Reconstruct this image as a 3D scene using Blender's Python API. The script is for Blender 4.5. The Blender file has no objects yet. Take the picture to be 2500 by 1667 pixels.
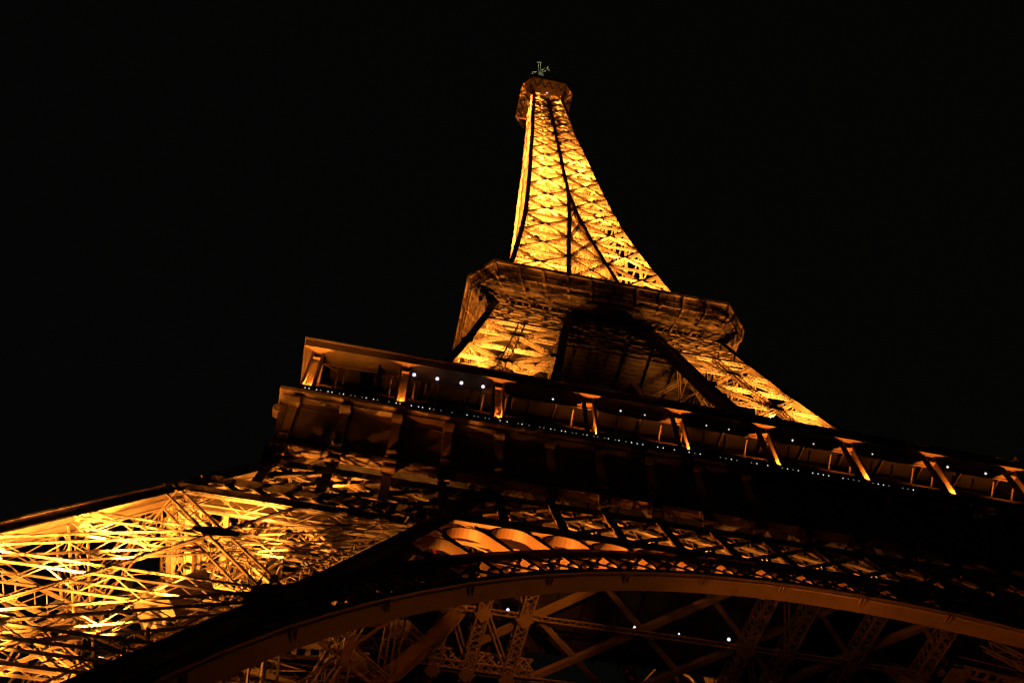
import bpy, math, random
import numpy as np
from mathutils import Matrix, Vector

random.seed(7)
S = bpy.context.scene
COL = S.collection

# ------------------------------------------------------------------ camera, world, exposure
cam_d = bpy.data.cameras.new("camera")
cam = bpy.data.objects.new("camera", cam_d)
COL.objects.link(cam)
cam_d.sensor_fit = 'HORIZONTAL'
cam_d.sensor_width = 36.0
cam_d.lens = 2170.0 / 2500.0 * 36.0
cam_d.clip_start = 0.5
cam_d.clip_end = 6000.0
_r = Vector((0.97864574, -0.20552002, -0.00374752))
_u = Vector((-0.17419774, -0.83889795, 0.51566014))
_f = Vector((0.10912227, 0.50399579, 0.85678502))
M4 = Matrix(((_r.x, _u.x, -_f.x, -26.675), (_r.y, _u.y, -_f.y, -74.725), (_r.z, _u.z, -_f.z, 1.902), (0, 0, 0, 1)))
cam.matrix_world = M4
S.camera = cam

W = bpy.data.worlds.new("World")
S.world = W
W.use_nodes = True
nt = W.node_tree
bg = nt.nodes["Background"]
sky = nt.nodes.new("ShaderNodeTexSky")
sky.sky_type = 'NISHITA'
sky.sun_disc = False
sky.sun_elevation = math.radians(-5.0)
sky.sun_rotation = math.radians(300)
nt.links.new(sky.outputs[0], bg.inputs[0])
bg.inputs[1].default_value = 0.05
glow_bg = nt.nodes.new("ShaderNodeBackground")     # faint city glow on the night sky
glow_bg.inputs[0].default_value = (0.0013, 0.0012, 0.0009, 1)
add = nt.nodes.new("ShaderNodeAddShader")
nt.links.new(bg.outputs[0], add.inputs[0])
nt.links.new(glow_bg.outputs[0], add.inputs[1])
nt.links.new(add.outputs[0], nt.nodes["World Output"].inputs[0])

vs = S.view_settings
vs.view_transform = 'Standard'
try:
    vs.look = 'None'
except Exception:
    pass
vs.exposure = 0.0
vs.gamma = 1.0
vs.use_curve_mapping = False
S.cycles.max_bounces = 4
S.cycles.diffuse_bounces = 2
S.cycles.glossy_bounces = 2
S.cycles.transmission_bounces = 2
S.cycles.use_light_tree = True
S.cycles.sample_clamp_indirect = 3.0

SODIUM = (1.0, 0.37, 0.05)
WARM = (1.0, 0.29, 0.03)
LAMP_GAIN = 1.5


# ------------------------------------------------------------------ materials
def mat(name):
    m = bpy.data.materials.new(name)
    m.use_nodes = True
    n = m.node_tree.nodes
    return m, n, m.node_tree.links, n["Principled BSDF"]


def paint(name, c0, c1, rough=0.55, scale=0.9, spec=0.4, fine=9.0):
    """Old lead paint on iron: two near tones in patches, fine streaks in relief."""
    m, n, l, b = mat(name)
    tc = n.new("ShaderNodeTexCoord")
    a = n.new("ShaderNodeTexNoise")
    a.inputs["Scale"].default_value = scale
    a.inputs["Detail"].default_value = 6
    a.inputs["Roughness"].default_value = 0.65
    r = n.new("ShaderNodeValToRGB")
    r.color_ramp.elements[0].position = 0.35
    r.color_ramp.elements[1].position = 0.68
    r.color_ramp.elements[0].color = (*c0, 1)
    r.color_ramp.elements[1].color = (*c1, 1)
    l.new(tc.outputs["Object"], a.inputs["Vector"])
    l.new(a.outputs["Fac"], r.inputs[0])
    l.new(r.outputs[0], b.inputs["Base Color"])
    f = n.new("ShaderNodeTexNoise")
    f.inputs["Scale"].default_value = fine
    f.inputs["Detail"].default_value = 3
    l.new(tc.outputs["Object"], f.inputs["Vector"])
    bp = n.new("ShaderNodeBump")
    bp.inputs["Strength"].default_value = 0.12
    bp.inputs["Distance"].default_value = 0.03
    l.new(f.outputs["Fac"], bp.inputs["Height"])
    l.new(bp.outputs[0], b.inputs["Normal"])
    b.inputs["Roughness"].default_value = rough
    b.inputs["Specular IOR Level"].default_value = spec
    return m


def glow(name, col, strength):
    m, n, l, b = mat(name)
    b.inputs["Base Color"].default_value = (*[min(1, c) for c in col], 1)
    b.inputs["Emission Color"].default_value = (*col, 1)
    b.inputs["Emission Strength"].default_value = strength
    return m


IRON = paint("iron_paint", (0.235, 0.150, 0.085), (0.33, 0.22, 0.13))
PLATE = paint("plate_paint", (0.20, 0.112, 0.055), (0.29, 0.165, 0.085), rough=0.6, scale=0.6)
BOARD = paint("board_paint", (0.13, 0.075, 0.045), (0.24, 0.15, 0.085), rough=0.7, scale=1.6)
SHADED = paint("shaded_boards", (0.045, 0.027, 0.017), (0.10, 0.06, 0.036), rough=0.8, scale=1.4)  # board colour darkened to hold the shade on the undersides
DARK = paint("dark_and_shaded_paint", (0.035, 0.024, 0.018), (0.06, 0.042, 0.03), rough=0.6)  # dark metalwork; also shade put into the deck and ceiling colour
GLASSY = paint("dark_glazing", (0.012, 0.012, 0.014), (0.03, 0.028, 0.026), rough=0.2, spec=0.5)
RED = paint("red_paint", (0.55, 0.035, 0.012), (0.68, 0.06, 0.02), rough=0.5)
PALE = paint("galvanised_metal", (0.42, 0.44, 0.34), (0.55, 0.56, 0.45), rough=0.45)
HOUSING = paint("lamp_housing", (0.04, 0.04, 0.04), (0.08, 0.075, 0.07))
STONE = paint("paving_stone", (0.16, 0.145, 0.12), (0.28, 0.25, 0.21), rough=0.85, scale=0.25)
SOD_GLASS = glow("sodium_lamp_glass", (1.0, 0.62, 0.22), 12.0)
SOD_STRIP = glow("sodium_strip_glass", (1.0, 0.42, 0.06), 1.3)
VIOLET_GLASS = glow("violet_white_lamp_glass", (0.86, 0.72, 1.0), 1.7)
BULB_GLASS = glow("small_white_bulb_glass", (1.0, 0.95, 0.84), 1.4)
BULB_DIM = glow("weak_white_bulb_glass", (1.0, 0.95, 0.84), 0.3)
DIM_GLASS = glow("dim_white_lamp_glass", (1.0, 0.86, 0.80), 1.0)


# ------------------------------------------------------------------ mesh helpers
def V(*a):
    return np.array(a, float)


def unit(v):
    n = math.sqrt(float(v[0] * v[0] + v[1] * v[1] + v[2] * v[2]))
    return v / n if n > 1e-12 else v


def cross(a, b):
    return np.array((a[1] * b[2] - a[2] * b[1], a[2] * b[0] - a[0] * b[2], a[0] * b[1] - a[1] * b[0]))


UP = V(0, 0, 1)


class MB:
    def __init__(s):
        s.v = []
        s.f = []

    def quad8(s, pts):
        o = len(s.v)
        s.v.extend([tuple(p) for p in pts])
        s.f.extend([(o, o + 3, o + 2, o + 1), (o + 4, o + 5, o + 6, o + 7), (o, o + 1, o + 5, o + 4), (o + 1, o + 2, o + 6, o + 5),
                    (o + 2, o + 3, o + 7, o + 6), (o + 3, o, o + 4, o + 7)])

    def bar(s, p, q, w, h, n=None, jit=True):
        """A flat bar from p to q: w across, h along n."""
        d = unit(q - p)
        if n is None:
            n = UP if abs(d[2]) < 0.95 else V(1, 0, 0)
        sd = unit(cross(d, n))
        nn = cross(sd, d)
        if jit:
            k = random.uniform(0.95, 1.05)
            w *= k
            h *= k
        a = sd * (w / 2)
        b = nn * (h / 2)
        s.quad8([p - a - b, p + a - b, p + a + b, p - a + b, q - a - b, q + a - b, q + a + b, q - a + b])

    def box(s, lo, hi):
        x0, y0, z0 = lo
        x1, y1, z1 = hi
        s.quad8([V(x0, y0, z0), V(x1, y0, z0), V(x1, y1, z0), V(x0, y1, z0), V(x0, y0, z1), V(x1, y0, z1), V(x1, y1, z1), V(x0, y1, z1)])

    def plate(s, pts, n, t):
        """Convex polygon pts extruded by t along n."""
        o = len(s.v)
        k = len(pts)
        s.v.extend([tuple(p) for p in pts])
        s.v.extend([tuple(p + n * t) for p in pts])
        s.f.append(tuple(range(o + k - 1, o - 1, -1)))
        s.f.append(tuple(range(o + k, o + 2 * k)))
        for i in range(k):
            j = (i + 1) % k
            s.f.append((o + i, o + j, o + k + j, o + k + i))

    def tube(s, p, q, r, k=10, r2=None):
        r2 = r if r2 is None else r2
        d = unit(q - p)
        a = unit(cross(d, UP if abs(d[2]) < 0.95 else V(1, 0, 0)))
        b = cross(d, a)
        o = len(s.v)
        for c, rr in ((p, r), (q, r2)):
            for i in range(k):
                t = 2 * math.pi * i / k
                s.v.append(tuple(c + a * (rr * math.cos(t)) + b * (rr * math.sin(t))))
        for i in range(k):
            j = (i + 1) % k
            s.f.append((o + i, o + j, o + k + j, o + k + i))
        s.f.append(tuple(range(o + k - 1, o - 1, -1)))
        s.f.append(tuple(range(o + k, o + 2 * k)))

    def ring(s, c, n, r, t, k=16):
        a = unit(cross(n, UP if abs(n[2]) < 0.9 else V(1, 0, 0)))
        b = cross(n, a)
        P = [c + (a * math.cos(2 * math.pi * i / k) + b * math.sin(2 * math.pi * i / k)) * r for i in range(k)]
        for i in range(k):
            s.bar(P[i], P[(i + 1) % k], t, t * 1.6, n)

    def lattice(s, p, q, n, a, b, c, l, seg=None, double=False, cover=0.0):
        """Box lattice girder p-q. n: outward normal; a: width in the plane; b: depth inward; c: chord size; l: lacing size."""
        d = unit(q - p)
        n = unit(n - d * float(np.dot(n, d)))
        sd = cross(d, n)
        L = float(np.linalg.norm(q - p))
        seg = seg or max(1, int(round(L / (1.35 * max(a, b)))))
        A = sd * (a / 2)
        B = -n * b
        for o in (A, -A, A + B, -A + B):
            s.bar(p + o, q + o, c, c, n)
        if cover:
            s.bar(p + n * (c * 0.5 + 0.02), q + n * (c * 0.5 + 0.02), cover, 0.03, n)
        ts = np.linspace(0, 1, seg + 1)
        for (o1, o2, nn) in ((A, -A, n), (A + B, -A + B, n), (A, A + B, sd), (-A, -A + B, sd)):
            for i in range(seg):
                u0, u1 = p + (q - p) * ts[i], p + (q - p) * ts[i + 1]
                x, y = (o1, o2) if i % 2 == 0 else (o2, o1)
                s.bar(u0 + x, u1 + y, l, l * 0.5, nn)
                if double:
                    s.bar(u0 + y, u1 + x, l, l * 0.42, nn)

    def flat_lattice(s, p, q, n, a, c, l, seg=None, double=False):
        d = unit(q - p)
        n = unit(n - d * float(np.dot(n, d)))
        sd = cross(d, n)
        L = float(np.linalg.norm(q - p))
        seg = seg or max(1, int(round(L / (1.15 * a))))
        A = sd * (a / 2)
        for o in (A, -A):
            s.bar(p + o, q + o, c, c, n)
        for i in range(seg):
            u0, u1 = p + (q - p) * (i / seg), p + (q - p) * ((i + 1) / seg)
            x, y = (A, -A) if i % 2 == 0 else (-A, A)
            s.bar(u0 + x, u1 + y, l, l * 0.5, n)
            if double:
                s.bar(u0 + y, u1 + x, l, l * 0.42, n)

    def mesh(s, name, m):
        me = bpy.data.meshes.new(name)
        me.from_pydata(s.v, [], s.f)
        me.materials.append(m)
        me.update()
        return me

    def build(s, name, m, parent=None, **kw):
        o = bpy.data.objects.new(name, s.mesh(name, m))
        COL.objects.link(o)
        o.parent = parent
        for k, v in kw.items():
            o[k] = v
        return o


def tag(o, label, cat, group=None, kind=None):
    o["label"] = label
    o["category"] = cat
    if group:
        o["group"] = group
    if kind:
        o["kind"] = kind
    return o


def empty(name, loc=(0, 0, 0)):
    o = bpy.data.objects.new(name, None)
    o.location = loc
    o.empty_display_size = 0.2
    COL.objects.link(o)
    return o


# ------------------------------------------------------------------ the tower's profile
ZS = [0, 10, 22, 31.5, 39.2, 48, 57, 70, 82, 91.7, 101.5, 111.5, 116, 132, 149, 160.8, 170, 187, 212.7, 225.8, 241, 265, 276]
WS = [60.5, 54.9, 48.4, 43.3, 39.4, 35.0, 31.0, 26.6, 23.3, 20.9, 18.7, 16.5, 15.8, 13.5, 11.4, 10.2, 9.5, 8.4, 7.1, 6.3, 5.7, 4.6, 4.3]
TZ = [0, 57, 70, 82, 102, 116, 131.6, 139, 150, 161, 170, 180]
TT = [15.0, 14.2, 13.0, 12.0, 10.7, 10.4, 9.7, 9.4, 9.1, 9.0, 8.9, 8.8]


def w(z):
    return float(np.interp(z, ZS, WS))


def inner(z):
    return max(0.0, w(z) - float(np.interp(z, TZ, TT))) if z < 179.5 else 0.0


tower = empty("lattice_tower")
tag(tower, "tall wrought iron lattice tower with tapering spire, lit gold from inside at night", "tower")

# the setting: paved ground under the tower
g = MB()
g.box((-1500, -1500, -0.6), (1500, 1500, 0.0))
g.build("ground", STONE, kind="structure")


# ------------------------------------------------------------------ a leg face: panels of crossed lattice girders
def face(root, Pf, Qf, zs, out, dim, tops=True, bottom=True, rib=None, individual=True, mids=True, acc=None, double=False, gusset=0.9, cover=0.0, lite=0.0):
    """Pf, Qf: the two edge lines of the face as functions of z. out: rough outward direction. dim: (a, b, chord, lacing)."""
    a, b, c, l = dim

    def put(name, f, k=0):
        if individual:
            m = MB()
            f(m)
            m.build(name, IRON, root)
        else:
            f(acc)

    for i in range(len(zs) - 1):
        z0, z1 = zs[i], zs[i + 1]
        P0, Q0, P1, Q1 = Pf(z0), Qf(z0), Pf(z1), Qf(z1)
        n = cross(Q0 - P0, P1 - P0)
        n = unit(n if np.dot(n, out) > 0 else -n)
        if lite:
            mids_ = [z0, (z0 + z1) / 2] if mids else [z0]
            for (e, k_) in ((P0, Q1), (Q0, P1)):
                for d_ in (0.0, b):
                    acc.bar(e - n * d_, k_ - n * (d_ + 0.01), lite, lite * 0.6, n)
                acc.bar((e + k_) / 2, (e + k_) / 2 - n * b, lite, lite, UP)
            for z in mids_:
                acc.bar(Pf(z), Qf(z), lite, lite * 0.7, n)
            continue
        # crossing point of the diagonals
        wd0, wd1 = np.linalg.norm(Q0 - P0), np.linalg.norm(Q1 - P1)
        t = wd0 / (wd0 + wd1)
        C = P0 + (Q1 - P0) * t
        for (e, k) in ((P0, 0), (Q1, 0), (Q0, 1), (P1, 1)):
            off = -n * (0.004 * k)
            put("diagonal_girder", lambda m, e=e, off=off: m.lattice(e + off, C + off, n, a, b, c, l, double=double, cover=cover))
        zc = z0 + (z1 - z0) * t
        rows = ([(z0, 1)] if bottom or i > 0 else []) + ([(zc, 0)] if mids else []) + ([(z1, 1)] if tops and i == len(zs) - 2 else [])
        for z, _k in rows:
            A, B = Pf(z), Qf(z)
            put("cross_girder", lambda m, A=A, B=B: m.lattice(A - n * 0.008, B - n * 0.008, n, a * 1.05, b, c, l, double=double, cover=cover * 0.8))
        if rib:
            M0, M1 = (P0 + Q0) / 2, (P1 + Q1) / 2
            for A, B in ((M0, C), (C, M1)):
                put("centre_rib", lambda m, A=A, B=B: m.lattice(A + n * 0.02, B + n * 0.02, n, rib[0], rib[1], rib[2], rib[3], double=rib[4]))
        if gusset:
            d = unit(Q0 - P0)
            e = cross(n, d)
            s0 = gusset
            for ctr, sx, sy in ((C, 1.35 * s0, 0.75 * s0), (P0 + (Q0 - P0) * 0.03, 0.9 * s0, 1.1 * s0), (Q0 + (P0 - Q0) * 0.03, 0.9 * s0, 1.1 * s0)):
                poly = [ctr + d * (sx * math.cos(th)) + e * (sy * math.sin(th)) + n * (c * 0.5 + 0.01) for th in [math.pi / 8 + math.pi / 4 * q for q in range(8)]]
                put("gusset_plate", lambda m, poly=poly: m.plate(poly, n, 0.03))


def rib_path(m, pts, s, out1, out2):
    """A riveted box column along pts: square box with flanges along its edges."""
    for p, q in zip(pts[:-1], pts[1:]):
        m.bar(p, q, s, s, out1, jit=False)
        d = unit(q - p)
        n = unit(out1 - d * float(np.dot(out1, d)))
        sd = cross(d, n)
        for i in (-1, 1):
            m.bar(p + (sd * i + n) * (s * 0.5), q + (sd * i + n) * (s * 0.5), s * 0.16, s * 0.16, n)
            m.bar(p + (sd * i - n) * (s * 0.5), q + (sd * i - n) * (s * 0.5), s * 0.16, s * 0.16, n)
            m.bar(p + sd * (i * (s * 0.5 + 0.02)), q + sd * (i * (s * 0.5 + 0.02)), 0.03, s * 0.22, n)


def corner_fns(sx, sy):
    A = lambda z: V(sx * w(z), sy * w(z), z)
    B = lambda z: V(sx * inner(z), sy * w(z), z)
    C = lambda z: V(sx * inner(z), sy * inner(z), z)
    D = lambda z: V(sx * w(z), sy * inner(z), z)
    return A, B, C, D


LOWZ = [4.3, 16.4, 28.5, 40.6]
UPZ = [60.7, 71.1, 81.5, 91.9, 102.3]
LEGNAME = {(-1, -1): "near left", (1, -1): "near right", (-1, 1): "far left", (1, 1): "far right"}


def inset(F, d, sx, sy):
    return lambda z: F(z) + V(-sx * d, -sy * d, 0)


for (sx, sy) in ((-1, -1), (1, -1), (-1, 1), (1, 1)):
    A, B, C, D = corner_fns(sx, sy)
    near = sy < 0
    # ---- lower leg
    m = MB()
    zz = [0, 10, 22, 31.5, 39.2, 48, 56.5]
    for F, ox, oy in ((A, 1, 1), (B, 1, 1), (C, -1, -1), (D, 1, -1)):
        rib_path(m, [F(z) + V(-sx * ox * 0.4, -sy * oy * 0.4, 0) for z in zz], 0.85, V(0, sy * oy, 0), V(sx * ox, 0, 0))
    leg = m.build("leg", IRON, tower)
    leg["label"] = LEGNAME[(sx, sy)] + " leg below the first gallery"
    acc = MB()
    lowdim = (0.98, 0.85, 0.10, 0.05)
    rib = (0.12, 0.10, 0.05, 0.03, False)
    first = (sx, sy) == (-1, -1)
    for P_, Q_, out in ((A, B, V(0, sy, 0)), (D, A, V(sx, 0, 0)), (B, C, V(-sx, 0, 0)), (C, D, V(0, -sy, 0))):
        face(leg, P_, Q_, LOWZ, out, lowdim, rib=rib, individual=first, acc=acc)
    # inside: plan bracing at each half panel, lift track and stair
    for z in (16.4, 28.5, 40.6, 46.5):
        a_, b_, c_, d_ = A(z), B(z), C(z), D(z)
        acc.lattice(a_, c_, UP, 0.6, 0.6, 0.12, 0.07)
        acc.lattice(b_, d_, UP, 0.6, 0.6, 0.12, 0.07)
        acc.flat_lattice((a_ + d_) / 2, (b_ + c_) / 2, UP, 0.5, 0.12, 0.07)
    ax = lambda z, u, v: A(z) + (B(z) - A(z)) * u + (D(z) - A(z)) * v
    for (u, v) in ((0.36, 0.36), (0.64, 0.36), (0.36, 0.64), (0.64, 0.64)):
        for z0, z1 in zip([2, 16.4, 28.5, 40.6], [16.4, 28.5, 40.6, 52.0]):
            acc.lattice(ax(z0, u, v), ax(z1, u, v), V(-sx, -sy, 0.3), 0.7, 0.9, 0.13, 0.08)
    acc.build("interior_bracing", IRON, leg, kind="stuff")
    st = MB()
    z = 6.0
    k = 0
    while z < 50:
        u0, u1 = (0.15, 0.85) if k % 2 == 0 else (0.85, 0.15)
        p, q = ax(z, u0, 0.8), ax(z + 2.6, u1, 0.8)
        dirv = unit(V(-sy * 0 + sx, 0, 0))
        for off in (0, 1.0):
            st.bar(p + V(0, sy * off, 0), q + V(0, sy * off, 0), 0.06, 0.32, UP)
            st.bar(p + V(0, sy * off, 1.0), q + V(0, sy * off, 1.0), 0.06, 0.06, UP)
        for i in range(14):
            t = (i + 0.5) / 14
            c = p + (q - p) * t
            st.box((c[0] - 0.16, c[1] + min(0, sy), c[2] - 0.03), (c[0] + 0.16, c[1] + max(0, sy), c[2] + 0.02))
            if i % 3 == 0:
                st.bar(c, c + V(0, 0, 1.0), 0.05, 0.05, V(1, 0, 0))
        c = q
        st.box((c[0] - 0.9, c[1] - 0.7, c[2] - 0.1), (c[0] + 0.9, c[1] + 1.2, c[2] + 0.0))
        z += 2.6
        k += 1
    st.build("stair_flight", IRON, leg, kind="stuff")

    # ---- upper leg
    m = MB()
    zz = [57.5, 70, 82, 91.7, 101.5, 111.5, 114.5]
    for F, ox, oy in ((A, 1, 1), (B, 1, 1), (C, -1, -1), (D, 1, -1)):
        rib_path(m, [F(z) + V(-sx * ox * 0.4, -sy * oy * 0.4, 0) for z in zz], 0.8 if F is not B else 0.9, V(0, sy * oy, 0), V(sx * ox, 0, 0))
    # a broad web plate runs up the inner edge of the outward faces
    for F, dd, nn in ((B, V(sx, 0, 0), V(0, -sy, 0)),):
        for z0, z1 in zip(zz[:-1], zz[1:]):
            p, q = F(z0), F(z1)
            m.plate([p + nn * 0.9, p + nn * 2.1, q + nn * 2.1, q + nn * 0.9], dd, 0.05)
    ul = m.build("upper_leg", IRON, tower)
    ul["label"] = LEGNAME[(sx, sy)] + " leg between the two galleries"
    acc = MB()
    updim = (0.46, 0.34, 0.10, 0.05)
    urib = (0.85, 0.35, 0.12, 0.07, True)
    for P_, Q_, out, vis in ((A, B, V(0, sy, 0), near), (D, A, V(sx, 0, 0), False), (B, C, V(-sx, 0, 0), False), (C, D, V(0, -sy, 0), False)):
        face(ul, P_, Q_, UPZ, out, updim, rib=urib if vis else (0.5, 0.5, 0.12, 0.08, False), individual=vis, acc=acc, gusset=0.75, lite=0.0 if out[1] * sy > 0.5 and near else 0.16)
    for z in (71.1, 91.9, 107):
        a_, b_, c_, d_ = A(z), B(z), C(z), D(z)
        acc.lattice(a_, c_, UP, 0.5, 0.5, 0.12, 0.08)
        acc.lattice(b_, d_, UP, 0.5, 0.5, 0.12, 0.08)
    for (u, v) in ((0.5, 0.55),):
        for z0, z1 in zip([58, 71.1, 81.5, 91.9], [71.1, 81.5, 91.9, 110.0]):
            acc.lattice(ax(z0, u, v), ax(z1, u, v), V(-sx, -sy, 0.3), 0.5, 0.6, 0.12, 0.08)
    acc.build("interior_bracing", IRON, ul, kind="stuff")

# lift machinery boxes inside the near left leg
m = MB()
for (cx, cy, cz, s) in ((-35.4, -40.2, 31.4, 1.0),):
    m = MB()
    d = unit(V(0.42, 0.42, 0.8))
    e = unit(V(1, -1, 0))
    f_ = cross(d, e)
    c = V(cx, cy, cz)
    P8 = []
    for dz in (-1, 1):
        for (i, j) in ((-1, -1), (1, -1), (1, 1), (-1, 1)):
            P8.append(c + d * (dz * s * 1.5) + e * (i * s) + f_ * (j * s * 0.8))
    m.quad8(P8)
    for i in range(-2, 3):
        m.bar(c + e * (i * s * 0.48) - f_ * (s * 0.84) - d * (s * 1.5), c + e * (i * s * 0.48) - f_ * (s * 0.84) + d * (s * 1.5), 0.12, 0.12, f_)
        m.bar(c + d * (i * s * 0.7) - f_ * (s * 0.86) - e * s, c + d * (i * s * 0.7) - f_ * (s * 0.86) + e * s, 0.12, 0.12, f_)
    m.build("lift_car", IRON, bpy.data.objects["leg"])


# ------------------------------------------------------------------ belt trusses under the first gallery
BAY = 34.47 * 2 / 18
POSTX = [-34.47 + BAY * k for k in range(19)]


def side_frame(i):
    """Side 0 front (-y), 1 right (+x), 2 back, 3 left: maps (along, outward, z)."""
    c, s_ = [(1, 0), (0, 1), (-1, 0), (0, -1)][i]
    return lambda x, o, z: V(x * c + o * s_, x * s_ - o * c, z)


def belt(i, individual):
    F = side_frame(i)
    out = F(0, 1, 0) - F(0, 0, 0)
    pt = lambda x, z, d=0: F(x, w(z) - d, z)
    m = MB()
    for z, s0 in ((43.0, 0.7), (48.6, 0.6)):
        for d in (0.0, 1.6):
            m.bar(pt(-w(z) + 0.5, z, d), pt(w(z) - 0.5, z, d), s0, 0.3, out)
    for sg in (-1, 1):
        for d in (0.0, 1.2):
            m.bar(pt(sg * (w(40.6) - 0.5), 40.75, d), pt(sg * inner(40.6), 40.75, d), 0.55, 0.3, out)
    root = m.build("belt_truss", IRON, tower)
    acc = MB()

    def put(name, f):
        if individual:
            q = MB()
            f(q)
            q.build(name, IRON, root)
        else:
            f(acc)

    for x in POSTX:
        if abs(x) < w(48) - 0.3:
            put("belt_post", lambda q, x=x: (q.bar(pt(x, 43.2) + out * 0.16, pt(x, 50.4) + out * 0.16, 0.62, 0.10, out), q.bar(pt(x, 43.2) - out * 0.12, pt(x, 50.4) - out * 0.12, 0.10, 0.46, out)))
    for k in range(-2, 19):
        for sg in (0, 1):
            x0, x1 = POSTX[0] + BAY * k, POSTX[0] + BAY * (k + 2)
            z0, z1 = (43.1, 48.5) if sg == 0 else (48.5, 43.1)
            # clip to the truss
            lim = 34.6
            if x1 < -lim or x0 > lim:
                continue
            t0 = max(0.0, (-lim - x0) / (x1 - x0))
            t1 = min(1.0, (lim - x0) / (x1 - x0))
            if t1 - t0 < 0.2:
                continue
            za, zb = z0 + (z1 - z0) * t0, z0 + (z1 - z0) * t1
            xa, xb = x0 + (x1 - x0) * t0, x0 + (x1 - x0) * t1

            def dg(q, xa=xa, xb=xb, za=za, zb=zb, sg=sg):
                q.bar(pt(xa, za, 0.02 + 0.14 * sg), pt(xb, zb, 0.02 + 0.14 * sg), 0.34, 0.10, out)
                q.bar(pt(xa, za, 0.16 + 0.14 * sg), pt(xb, zb, 0.16 + 0.14 * sg), 0.10, 0.24, out)
                for u in np.arange(0.06, 1, 0.125):
                    c = pt(xa + (xb - xa) * u, za + (zb - za) * u, -0.05)
                    q.bar(c - V(0, 0, 0.18), c + V(0, 0, 0.18), 0.3, 0.06, out)

            put("belt_diagonal", dg)
    for sg in (-1, 1):  # the low row of diamonds that crosses each leg
        xs = np.linspace(sg * (inner(41.5) + 0.3), sg * (w(41.5) - 0.4), 9)
        for x0, x1 in zip(xs[:-1], xs[1:]):
            for k in (0, 1):
                za, zb = (40.9, 42.9) if k == 0 else (42.9, 40.9)
                put("belt_brace", lambda q, x0=x0, x1=x1, za=za, zb=zb, k=k: q.bar(pt(x0, za, 0.05 + 0.12 * k), pt(x1, zb, 0.05 + 0.12 * k), 0.36, 0.1, out))
    # second, inner plane of fine crossed lattice girders
    for x in POSTX[:-1]:
        for (za, zb) in ((43.1, 45.7), (45.9, 48.4)):
            acc.flat_lattice(pt(x + 0.1, za, 1.9), pt(x + BAY - 0.1, zb, 1.9), out, 1.0, 0.10, 0.08, seg=5, double=True)
            acc.flat_lattice(pt(x + 0.1, zb, 2.1), pt(x + BAY - 0.1, za, 2.1), out, 1.0, 0.10, 0.08, seg=5, double=True)
        acc.bar(pt(x, 43.2, 2.0), pt(x, 49.5, 2.0), 0.4, 0.1, out)
    for z in (43.0, 48.6):
        for x in POSTX[:-1]:
            acc.flat_lattice(pt(x, z, 0.2), pt(x + BAY, z, 1.6), UP, 0.5, 0.1, 0.08, seg=4)
    acc.build("inner_lattice", IRON, root, kind="stuff")
    return root


for i in range(4):
    belt(i, i == 0)

# ------------------------------------------------------------------ arches between the legs
RI, RE, ZC = 37.1, 40.1, 2.7
CELL = math.radians(4.0)


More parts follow.
